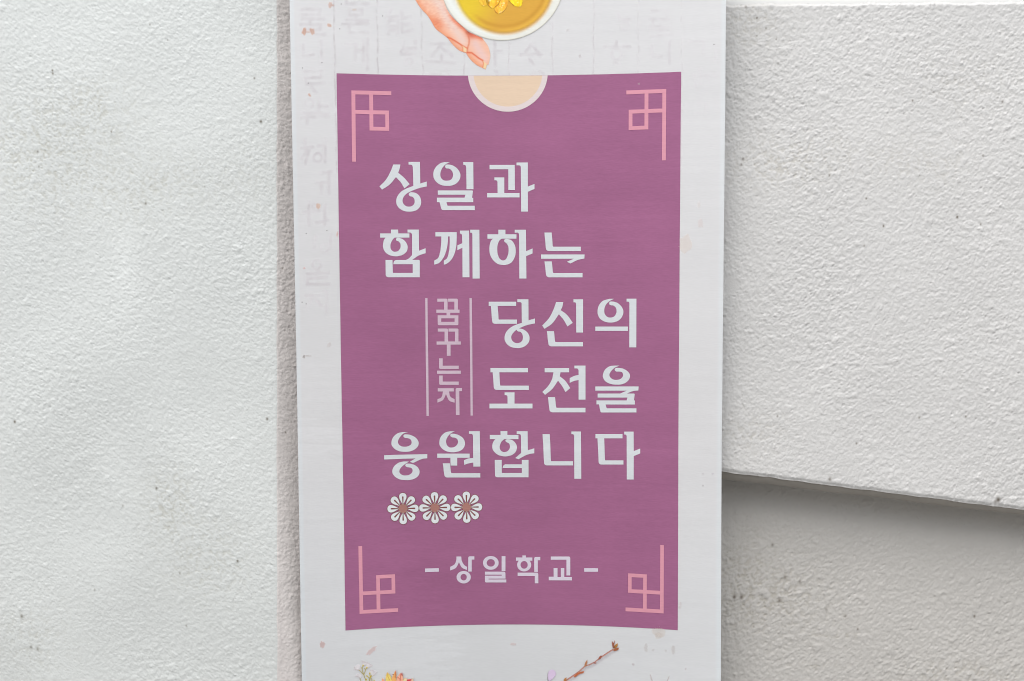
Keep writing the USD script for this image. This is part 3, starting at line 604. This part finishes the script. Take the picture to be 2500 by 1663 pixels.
# faded old-script calligraphy under the print
def strokes(crop, segs, circles=(), w=5.5):
    x0, y0, s = crop
    g_ = []
    for sg in segs:
        pts = [(x0 + sg[i] / s, y0 + sg[i + 1] / s) for i in range(0, len(sg), 2)]
        g_.append(LineString(pts).buffer(w, cap_style='round'))
    for cx, cy, r in circles:
        g_.append(Point(x0 + cx / s, y0 + cy / s).buffer(r / s).exterior.buffer(w * 0.75))
    return unary_union(g_)
H_, I_, K_, J_, L_ = (640, 0, 5.227), (700, 0, 4.714), (1000, 0, 5.6), (1300, 0, 3.92), (690, 330, 2.34)
ghost = [
 (H_, [(500, 118, 735, 122, 728, 182, 505, 186, 512, 242, 780, 240), (610, 245, 615, 310), (490, 312, 740, 316, 740, 372), (560, 320, 565, 372, 740, 376), (690, 440, 800, 440)], [], .8),
 (H_, [(520, 575, 525, 712, 655, 700), (755, 520, 755, 812)], [], .8),
 (H_, [(550, 910, 755, 910, 748, 985, 545, 995, 570, 1075, 790, 1062), (630, 1112, 690, 1182)], [], .8),
 (H_, [(725, 1262, 725, 1440), (730, 1357, 832, 1357), (490, 1440, 845, 1446), (580, 1400, 580, 1490), (500, 1498, 850, 1486), (570, 1500, 570, 1568)], [(602, 1322, 55)], .8),
 (H_, [(1075, 5, 1080, 45, 1355, 46)], [], .8),
 (H_, [(1115, 190, 1110, 125, 1270, 128, 1268, 188, 1115, 192), (1200, 195, 1200, 258), (1075, 256, 1350, 260), (1030, 305, 1350, 302), (1105, 310, 1110, 415, 1345, 412)], [], .8),
 (H_, [(1060, 560, 1200, 562, 1185, 770), (1200, 650, 1290, 642), (1295, 520, 1290, 832), (1345, 500, 1342, 880)], [], .8),
 (I_, [(1200, 110, 1150, 200, 1280, 190), (1170, 390, 1175, 235, 1278, 235, 1275, 390), (1180, 300, 1270, 300), (1180, 345, 1270, 345), (1322, 130, 1330, 215, 1420, 195), (1322, 270, 1330, 370, 1445, 345), (1330, 285, 1425, 275)], [], .8),
 (I_, [(1340, 480, 1342, 560, 1310, 600), (1345, 562, 1395, 600), (1380, 560, 1480, 552, 1480, 625), (1320, 622, 1480, 620), (1480, 475, 1480, 500)], [(1408, 712, 36)], .8),
 (I_, [(1660, 505, 1890, 500), (1780, 510, 1670, 640), (1780, 545, 1905, 640), (1780, 640, 1785, 708), (1610, 706, 1945, 730)], [], .8),
 (K_, [(1160, 580, 1170, 900), (1170, 700, 1250, 700)], [], .9),
 (K_, [(1665, 605, 1590, 710), (1675, 620, 1790, 755), (1520, 745, 1800, 748), (1640, 812, 1700, 890)], [], .9),
 (K_, [(490, 950, 540, 1010), (280, 1010, 420, 1012)], [], .7), (K_, [(1180, 970, 1210, 1010)], [], .7), (K_, [(1700, 980, 1690, 1015), (1780, 975, 1830, 1015)], [], .7),
 (J_, [(820, 130, 840, 185), (840, 190, 925, 185)], [(885, 250, 36)], .6),
 (J_, [(690, 450, 930, 446), (800, 398, 802, 450), (790, 600, 830, 612)], [(805, 520, 50)], .8),
 (J_, [(1140, 105, 1290, 106, 1285, 160), (1120, 182, 1310, 186), (1150, 190, 1150, 240), (1120, 255, 1320, 250), (1130, 290, 1300, 290), (1130, 300, 1140, 345, 1340, 332)], [], .55),
 (J_, [(1140, 440, 1145, 543, 1230, 540), (1310, 390, 1310, 610)], [], .65),
 (J_, [(1500, 402, 1640, 392, 1632, 520), (1750, 430, 1750, 590)], [], .35),
 (J_, [(1540, 720, 1770, 715), (1600, 660, 1610, 715), (1560, 850, 1560, 740)], [(1650, 770, 45)], .35),
 (J_, [(1470, 1060, 1475, 1000), (1570, 985, 1660, 985, 1660, 1085, 1560, 1085), (1755, 950, 1755, 1060)], [], .3),
 (L_, [(130, 20, 125, 70), (110, 72, 170, 66), (140, 75, 110, 132), (150, 90, 130, 160), (242, 22, 242, 150), (205, 60, 240, 56)], [(200, 128, 24)], 1.04),
 (L_, [(215, 217, 280, 206), (265, 210, 265, 332), (195, 272, 260, 270), (220, 280, 220, 330)], [], 0.91),
 (L_, [(150, 380, 150, 512), (120, 442, 210, 432), (242, 400, 240, 510), (190, 502, 262, 482)], [(185, 405, 14)], 0.91),
 (L_, [(190, 580, 180, 640), (275, 560, 272, 650)], [(240, 645, 22)], 0.78),
 (L_, [(140, 792, 262, 786), (140, 818, 250, 812), (140, 852, 265, 850), (140, 815, 140, 850), (200, 768, 205, 788)], [(195, 740, 25)], 0.91),
 (L_, [(135, 915, 215, 915), (180, 920, 130, 992), (185, 930, 225, 982), (235, 892, 252, 895, 250, 1020)], [], 0.78),
]
for crop, segs, circ, k in ghost:
    put_shape = strokes(crop, segs, circ, 4.3)
    x0_ = crop[0]
    ink('faint_letter', put_shape, (197, 190, 193), 0.25 * k, 3.4, off=0.00012, step=2.2, noise=0.25)
for i, (xa, xb, k) in enumerate(((814, 818, 1), (919, 923, 1), (1027, 1032, .9), (1135, 1133, .7), (1242, 1243, .8), (1347, 1349, .7), (1449, 1449, .75), (1558, 1558, .55), (1665, 1664, .5))):
    yy = np.linspace(-150, 183 if 822 < xa < 1660 else 430, 30)
    y_start = 0 if not 1020 < xa < 1330 else 105
    yy = np.linspace(-150 if not 1060 < xa < 1330 else 104, 181 if xa > 822 and xa < 1660 else 420, 30)
    xx = xa + (xb - xa) * (yy + 20) / 200 + 1.0 * np.sin(yy * 0.06 + i * 2) + rng.normal(0, .5, 30)
    ink('faint_rule_line', LineString(np.column_stack([xx, yy])).buffer(1.9), (200, 194, 196), 0.34 * k, 2.2, off=0.00012, step=1.6, noise=0.35)
# stains, flecks and petal scraps
def blob(cx, cy, rx, ry, rot=0, seed=0, n=16, j=0.18):
    r_ = np.random.default_rng(seed); th = np.linspace(0, 2 * np.pi, n, endpoint=False)
    rr = 1 + j * r_.standard_normal(n)
    p = Polygon(np.column_stack([rx * rr * np.cos(th), ry * rr * np.sin(th)])).buffer(min(rx, ry) * 0.25)
    return affinity.translate(affinity.rotate(p, rot, origin=(0, 0)), cx, cy)
for i, (cx, cy, rx, ry, ro, c, a_) in enumerate((
    (743, 77, 4.5, 8, 10, (210, 160, 135), .75), (762, 77, 4.5, 6.5, -25, (210, 165, 142), .7), (752, 78, 5, 2, 0, (215, 180, 165), .5), (804, 62, 4.5, 3.2, 20, (214, 175, 155), .8), (806, 12, 3.5, 6, 10, (216, 180, 165), .7), (812, 13, 4, 2, 0, (216, 182, 168), .6),
    (755.5, 232, 1.8, 4.5, -35, (208, 165, 145), .8), (865, 24, 5, 2, 0, (214, 195, 180), .5), (777, 503, 4, 5.5, 10, (222, 190, 170), .75), (742.5, 655, 2, 1.5, 0, (205, 150, 145), .6), (823.5, 571, 1.6, 6, 8, (205, 160, 150), .6),
    (742, 871, 2.5, 3, 0, (130, 120, 115), .6), (752, 869, 9, 1.0, 3, (160, 150, 145), .5), (804, 842, 3.5, 5, 20, (185, 175, 172), .35), (787.5, 1573.5, 5, 6, 20, (176, 150, 146), .75), (908, 1588, 13, 4, -42, (188, 168, 166), .85),
    (1253, 1572.5, 6, 2.4, 2, (186, 168, 166), .6), (1608, 1543, 13, 10, 0, (190, 180, 172), .45), (1608, 1552, 8, 7, 0, (190, 180, 172), .35), (1577, 1582, 3.2, 9.5, 3, (172, 165, 162), .4), (1644, 1587, 3.5, 9.5, -5, (172, 165, 162), .4),
    (1595, 1587, 3, 2, -30, (168, 160, 160), .4), (1625, 1589, 3, 2, 30, (168, 160, 160), .4), (1546, 1622, 2, 2.6, -30, (160, 148, 150), .5), (1674, 1633, 1.8, 2.6, 20, (160, 148, 150), .4), (1661, 1475, 2.6, 4, 0, (178, 168, 166), .4), (1660, 1483, 2.6, 3, 0, (178, 168, 166), .4),
    (1675, 595, 13, 17, 10, (212, 196, 184), .35), (1706, 500, 3, 6, 0, (205, 196, 190), .3), (1710, 545, 5, 9, 0, (204, 190, 186), .35), (1560, 205, 2, 1.6, 0, (190, 180, 178), .5), (1416, 137, 2.5, 3, 0, (196, 188, 188), .5), (1386, 74, 3, 3, 0, (200, 194, 192), .4),
    (1740, 1157, 3, 1.6, 0, (165, 160, 165), .45), (1716, 1186, 1.5, 1.5, 0, (150, 145, 145), .6), (1716, 1157, 1.8, 1.5, 0, (160, 155, 155), .5))):
    ink('stain', blob(cx, cy, rx, ry, ro, 40 + i), c, a_ * (0.72 if c[0] < 200 else 0.68), 1.3, off=0.0002, step=1.0, y=cy)
for i, (cx, cy) in enumerate(((747.5, 570, ), (798, 563), (747.5, 742), (738.5, 166), (752.5, 203), (934, 39), (833, 10), (829.5, 70.5), (1743, 108.5), (737.5, 738), (786, 153))):
    ink('dark_fleck', Point(cx, cy).buffer(1.1), (80, 72, 70), .7, .6, off=0.0002, step=.7, y=cy)

# ------------------------------------------------------------------ printed hand and tea bowl
def P_(crop, s): return glyph(crop, [s])
hand = P_(K_, "60,-60! 80,0! 130,80 190,155 240,205 290,280 360,395 430,450 515,515! 600,620 680,690 772,725! 830,810 920,890 1040,950! 1055,890! 1080,880! 1102,760 1075,640 1030,570 985,515! 900,480 800,430 700,340 600,250 520,140 470,0! 460,-60!")
K2 = lambda pts: LineString([(1000 + a / 5.6, b / 5.6) for a, b in pts])
low_edge = K2([(60, -60), (80, 0), (190, 155), (290, 280), (360, 395), (515, 515), (600, 620), (680, 690), (772, 725), (830, 810), (920, 890), (1040, 950)])
up_edge = K2([(460, -60), (470, 0), (520, 150), (600, 260), (700, 350), (800, 440), (900, 490), (985, 520)])
gap = K2([(700, 350), (760, 400), (800, 470), (815, 540), (812, 600), (785, 680), (775, 722)])
crease1 = K2([(515, 512), (560, 525), (620, 560), (690, 605), (740, 640), (782, 662)])
crease2 = K2([(780, 718), (850, 724), (905, 765), (950, 800), (1000, 828)])
nail1e, nail2e = K2([(712, 620), (728, 660), (728, 694)]), K2([(998, 828), (1010, 868), (1002, 920)])
nail1 = P_(K_, "712,620! 780,665! 778,722! 735,698! 728,660!")
nail2 = P_(K_, "1000,826! 1055,880! 1040,948! 1003,925! 1012,870!")
ridge1 = K2([(300, -60), (420, 60), (520, 260), (640, 420), (730, 560)])
ridge2 = K2([(900, 590), (960, 700), (1020, 790)])
knuck = K2([(330, 285), (400, 330)])
def hand_fn(X, Y):
    p = shapely.points(X, Y); dist = lambda g_: shapely.distance(p, g_)
    s = sd(hand, X, Y)
    c = np.tile(np.array([238, 186, 160.]), (len(X), 1))
    def over(w, col_): 
        nonlocal c
        w = np.clip(w, 0, 1)[:, None]; c = c * (1 - w) + np.array(col_, float) * w
    over(np.exp(-(dist(low_edge) / 9) ** 2) * 0.75, (232, 150, 112))
    over(np.exp(-(dist(knuck) / 14) ** 2) * 0.6, (226, 128, 92))
    over(np.exp(-(dist(ridge1) / 13) ** 2) * 0.8, (232, 205, 196))
    over(np.exp(-(dist(ridge2) / 12) ** 2) * 0.8, (230, 196, 192))
    over(np.exp(-(dist(up_edge) / 6) ** 2) * smst(Y, 10, 60) * 0.9, (224, 122, 92))
    over(np.exp(-(np.hypot(X - 1150, Y - 84) / 10) ** 2) * 0.8, (206, 100, 78))
    over(np.exp(-(np.hypot(X - 1143, Y - 78) / 5) ** 2) * 0.7, (120, 66, 52))
    over(np.exp(-(dist(gap) / 2.2) ** 2) * 0.7, (214, 120, 92))
    over(np.exp(-(dist(crease1) / 2.0) ** 2) * 0.95, (222, 112, 76)); over(np.exp(-(dist(crease2) / 2.0) ** 2) * 0.95, (222, 108, 76))
    over(smst(sd(nail1, X, Y), -.8, .8), (234, 204, 164)); over(smst(sd(nail2, X, Y), -.8, .8), (236, 206, 160))
    over(np.exp(-(dist(nail1e) / 1.2) ** 2) * 0.8, (226, 130, 90)); over(np.exp(-(dist(nail2e) / 1.2) ** 2) * 0.8, (226, 126, 90))
    nz = map_coordinates(gn((0.9, 2.0), 411), [(Y * 1.0) % TN, (X + .55 * Y) % TN], order=1, mode='grid-wrap')[:, None]
    c = c + nz * np.array([1.5, 4, 4]) * (Y < 75)[:, None]
    return alb(np.clip(c, 0, 255), 80), smst(s, -.9, .9)
mesh, c, a = patch(1005, -14, 1200, 174, 0.9, 0.0003, hand_fn)
put('printed_hand', mesh, M_INK, ban, col=c, a=a, label='printed fingers holding the tea bowl')

bowl = Point(1225.9, -54.2).buffer(152.8, 96)
def bowl_fn(X, Y):
    r = np.hypot(X - 1225.9, Y + 54.2); s = 152.8 - r
    c = np.tile(np.array([228, 228, 220.]), (len(X), 1))
    w = (smst(22 - s, 0, 20) * 0.0 + np.exp(-(s / 2.0) ** 2) * 0.5)[:, None]; c = c * (1 - w) + np.array([196, 190, 172]) * w
    w = (smst(s, 8, 26) * smst(X, 1150, 1290) * .5)[:, None]; c = c * (1 - w) + np.array([224, 214, 190]) * w
    w = (np.exp(-((s - 13) / 7) ** 2) * smst(1230 - X, -40, 60) * 0.7)[:, None]; c = c * (1 - w) + np.array([236, 240, 236]) * w
    return alb(c, 40), smst(s, -.8, .8)
mesh, c, a = patch(1070, -14, 1382, 102, 1.1, 0.0006, bowl_fn)
bw = put('printed_bowl', mesh, M_INK, ban, col=c, a=a, label='printed cream bowl of golden tea')
def tea_fn(X, Y):
    r = np.hypot((X - 1230.5) / 1.0, Y + 39); s = 121.5 - r
    k = smst(X + 0.55 * Y, 1150, 1260)[:, None]
    c = np.array([228, 196, 52.]) * (1 - k) + np.array([216, 164, 66.]) * k
    w = (np.exp(-((s - 18) / 5) ** 2) * 0.55 * smst(Y + (X - 1200) * .35, 10, 50))[:, None]; c = c * (1 - w) + np.array([196, 140, 50]) * w
    w = (np.exp(-((s - 8) / 6) ** 2) * 0.7 * smst(X, 1180, 1260))[:, None]; c = c * (1 - w) + np.array([228, 178, 72]) * w
    return alb(c, 40), smst(s, -7, 9)
mesh, c, a = patch(1100, -14, 1362, 92, 1.1, 0.0009, tea_fn)
put('tea', mesh, M_INK, bw, col=c, a=a)
V_ = (1100, 0, 8.418)
tp = [("575,-40! 585,30 630,100 680,130! 740,110 800,60 780,-40!", (238, 190, 62), ()),
      ("1040,-40! 1010,60 930,140 900,200! 925,255 980,280! 1050,262 1120,200 1165,120 1185,-40!", (244, 186, 66), ((905, 205, 925, 255, 960, 275), (1060, 262, 1125, 205, 1160, 150))),
      ("725,-40! 745,60 790,130 855,180! 920,140 985,90 1030,-40!", (246, 196, 60), ((728, -10, 745, 60, 790, 130, 830, 170), (1030, -10, 985, 88, 920, 142))),
      ("1180,-40! 1220,50 1300,115 1380,140! 1430,138! 1460,110 1485,-40!", (250, 216, 44), ((1185, -10, 1235, 60, 1300, 112),))]
r_ = np.random.default_rng(5)
sp = [(1010 + 110 * r_.random(), 60 + 200 * r_.random()) for _ in range(16)] + [(770 + 60 * r_.random(), 30 * r_.random()) for _ in range(8)] + [(970, 30), (1015, 275), (845, 140), (680, 120), (1300, 235), (1425, 135), (1380, 50)]
spm = shapely.MultiPoint([(1100 + a / 8.418, b / 8.418) for a, b in sp])
for s_, base, lines in tp:
    pg = P_(V_, s_); ml = MultiLineString([[(1100 + l_[i] / 8.418, l_[i + 1] / 8.418) for i in range(0, len(l_), 2)] for l_ in lines]) if lines else None
    def pf(X, Y):
        c = np.tile(np.array(base, float), (len(X), 1)); p = shapely.points(X, Y)
        nz = map_coordinates(gn((3.0, 1.2), 421), [(Y * 1.0) % TN, X % TN], order=1, mode='grid-wrap')[:, None]; c = c + nz * np.array([6, 12, 6])
        w = np.exp(-(shapely.distance(p, spm) / 1.1) ** 2)[:, None] * .9; c = c * (1 - w) + np.array([250, 240, 200]) * w
        if ml is not None:
            w = np.exp(-(shapely.distance(p, ml) / 1.0) ** 2)[:, None] * .85; c = c * (1 - w) + np.array([158, 88, 40]) * w
        return alb(np.clip(c, 0, 255), 20), smst(sd(pg, X, Y), -.7, .7)
    b_ = pg.bounds
    mesh, c, a = patch(b_[0] - 2, max(b_[1], -12), b_[2] + 2, b_[3] + 2, 0.8, 0.0012, pf)
    put('petal', mesh, M_INK, bw, col=c, a=a)

# ------------------------------------------------------------------ printed twig, fallen petal, dahlia, white sprig at the foot of the banner
W_ = (1250, 1500, 5.238); YB = 1600
twig_line = [(560, 930, 9), (640, 880, 8), (700, 842, 8), (790, 780, 7.5), (860, 730, 7), (930, 665, 6.5), (1000, 640, 6), (1060, 610, 6), (1110, 570, 6), (1160, 535, 7), (1220, 495, 8), (1290, 450, 6)]
tw = unary_union([LineString([(1250 + a[0] / 5.238, 1500 + a[1] / 5.238), (1250 + b[0] / 5.238, 1500 + b[1] / 5.238)]).buffer((a[2] + b[2]) / 2 / 5.238 * 1.05) for a, b in zip(twig_line[:-1], twig_line[1:])])
dk = LineString([(1250 + a / 5.238, 1500 + (b - 5) / 5.238) for a, b, _ in twig_line])
def twig_fn(X, Y):
    c = np.tile(np.array([176, 132, 122.]), (len(X), 1)); p = shapely.points(X, Y)
    w = np.exp(-(shapely.distance(p, dk) / .9) ** 2)[:, None] * .75; c = c * (1 - w) + np.array([128, 72, 58]) * w
    return alb(c, YB), smst(sd(tw, X, Y), -.7, .7)
b_ = tw.bounds
mesh, c, a = patch(b_[0] - 2, b_[1] - 2, b_[2] + 2, 1676, 0.9, 0.0006, twig_fn)
ink('twig_shadow', affinity.translate(tw.buffer(1.2), 2.5, 5), (158, 148, 152), .35, 4, off=0.0002, step=2.0, y=YB)
tg = put('printed_twig', mesh, M_INK, ban, col=c, a=a, label='printed brown twig with buds')
for s_, col_ in (("1278,340! 1300,365 1312,330! 1316,350 1305,390 1318,420 1290,435! 1280,390", (134, 80, 62)), ("1298,432! 1310,400 1350,368! 1350,400 1325,432", (150, 104, 52)), ("1290,452! 1320,435 1370,425! 1355,455 1305,468", (140, 84, 56)),
                 ("1102,578! 1115,545 1140,524! 1146,545 1120,574", (140, 82, 66)), ("922,668! 935,620 962,580! 962,620 940,665", (158, 110, 78)), ("790,790! 840,748 920,726! 915,748 860,765 800,805", (164, 92, 60)), ("658,856! 668,825 698,806! 692,840 680,858", (158, 110, 66)), ("1040,622! 1060,612 1082,622! 1060,632", (150, 100, 92))):
    ink('bud', P_(W_, s_), col_, 1.0, .8, off=0.0009, step=.9, parent=tg, y=YB)
ink('petal_shadow', affinity.translate(P_(W_, "455,800! 470,730 510,708 550,730 560,770 530,810 480,860! 462,850"), -1.2, 1.5), (140, 134, 140), .6, 1.5, off=0.0003, step=1.2, y=YB)
ink('fallen_petal', P_(W_, "460,800! 472,730 510,708 550,728 560,770 530,812 484,855! 466,840"), (190, 172, 196), 1.0, .8, off=0.0006, step=1.2, y=YB)
for s_ in ("1762,768! 1772,772! 1800,860! 1788,860!", "2005,792! 2012,798! 1988,860! 1978,858!"):
    ink('faint_stem', P_(W_, s_), (164, 152, 150), .6, 1.2, off=0.0003, step=1.2, y=YB)
X_ = (860, 1590, 13.094)
stems = [(370, 755, 440, 950), (370, 755, 250, 630, 215, 605), (370, 755, 325, 640, 320, 540, 345, 460), (370, 755, 435, 580, 465, 525), (435, 580, 380, 555), (320, 550, 285, 525), (575, 850, 560, 950), (540, 850, 545, 950), (575, 850, 610, 780), (575, 850, 560, 720), (545, 850, 460, 790), (250, 870, 270, 940), (620, 870, 630, 950)]
st = unary_union([LineString([(860 + s_[i] / 13.094, 1590 + s_[i + 1] / 13.094) for i in range(0, len(s_), 2)]).buffer(.75) for s_ in stems])
for s_ in ("290,310! 400,330 500,370 640,450! 600,510 480,535! 455,520 440,440! 360,465 300,390", "80,500! 160,440 250,440! 250,520 215,605! 120,600 50,570", "570,600! 660,600 790,660! 740,740 650,800! 590,720", "90,790! 170,720 250,730! 300,780 270,870! 180,840"):
    ink('sprig_bloom', P_(X_, s_), (192, 188, 190), .9, 1.5, off=0.0004, step=1.2, y=1640, noise=.3)
for s_ in ((300, 315, 500, 370, 640, 455, 590, 500, 480, 535), (80, 500, 60, 570, 215, 605), (570, 600, 680, 620), (790, 670, 740, 735, 650, 795), (90, 790, 170, 800, 260, 870), (345, 460, 400, 450, 455, 420)):
    ink('bloom_outline', LineString([(860 + s_[i] / 13.094, 1590 + s_[i + 1] / 13.094) for i in range(0, len(s_), 2)]).buffer(.5), (146, 134, 132), .55, 1.2, off=0.0007, step=1.0, y=1640)
ink('sprig_stem', st, (138, 126, 60), .95, .7, off=0.0009, step=.8, y=1640)
for cx, cy in ((560, 705), (470, 795), (600, 800), (455, 905), (345, 460), (465, 525), (580, 830), (700, 950)):
    ink('sprig_bud', affinity.scale(Point(860 + cx / 13.094, 1590 + cy / 13.094).buffer(1.0), 1.5, 2.1), (176, 156, 44), 1, .7, off=0.0011, step=.8, y=1640)
dh = [("945,960! 960,870! 1000,900 1060,1000! 950,1010!", (206, 150, 120)), ("1240,1010! 1280,830 1380,630! 1400,700 1400,850 1390,1010!", (206, 156, 96)), ("1070,1010! 1080,790 1120,680! 1200,770 1250,880 1255,1010!", (204, 184, 104)),
      ("1395,1010! 1440,850 1530,710! 1600,740 1620,860 1640,1010!", (212, 158, 132)), ("1620,1010! 1650,890 1725,870! 1760,940 1740,1010!", (204, 190, 150)), ("1735,1010! 1745,910! 1895,885! 1860,960 1880,1010!", (186, 66, 74)), ("1870,1010! 1900,930 1935,880! 1945,950 1930,1010!", (204, 170, 140))]
ink('dahlia_shadow', affinity.translate(unary_union([P_(X_, s_) for s_, _ in dh]), 3.5, -1), (150, 144, 142), .45, 4, off=0.0003, step=2.0, y=1640)
dah = ink('printed_dahlia', unary_union([P_(X_, s_) for s_, _ in dh]), (206, 160, 110), 1, .7, off=0.0005, step=1.2, y=1640)
for i, (s_, c_) in enumerate(dh):
    pg = P_(X_, s_)
    ink('petal', pg.buffer(-.2), c_, 1, .8, off=0.0008 + i * 4e-5, step=.9, parent=dah, y=1640)
for s_, c_ in (((1380, 630, 1385, 700, 1370, 850), (160, 72, 50)), ((1590, 700, 1600, 790, 1560, 720), (140, 40, 52)), ((1530, 720, 1545, 850, 1530, 950), (168, 84, 78)), ((1120, 690, 1130, 800, 1200, 930), (176, 140, 66)), ((1445, 820, 1530, 900), (176, 96, 88)), ((1285, 745, 1325, 740), (110, 60, 60))):
    ink('petal_vein', LineString([(860 + s_[i] / 13.094, 1590 + s_[i + 1] / 13.094) for i in range(0, len(s_), 2)]).buffer(.7), c_, .85, .7, off=0.0013, step=.7, parent=dah, y=1640)
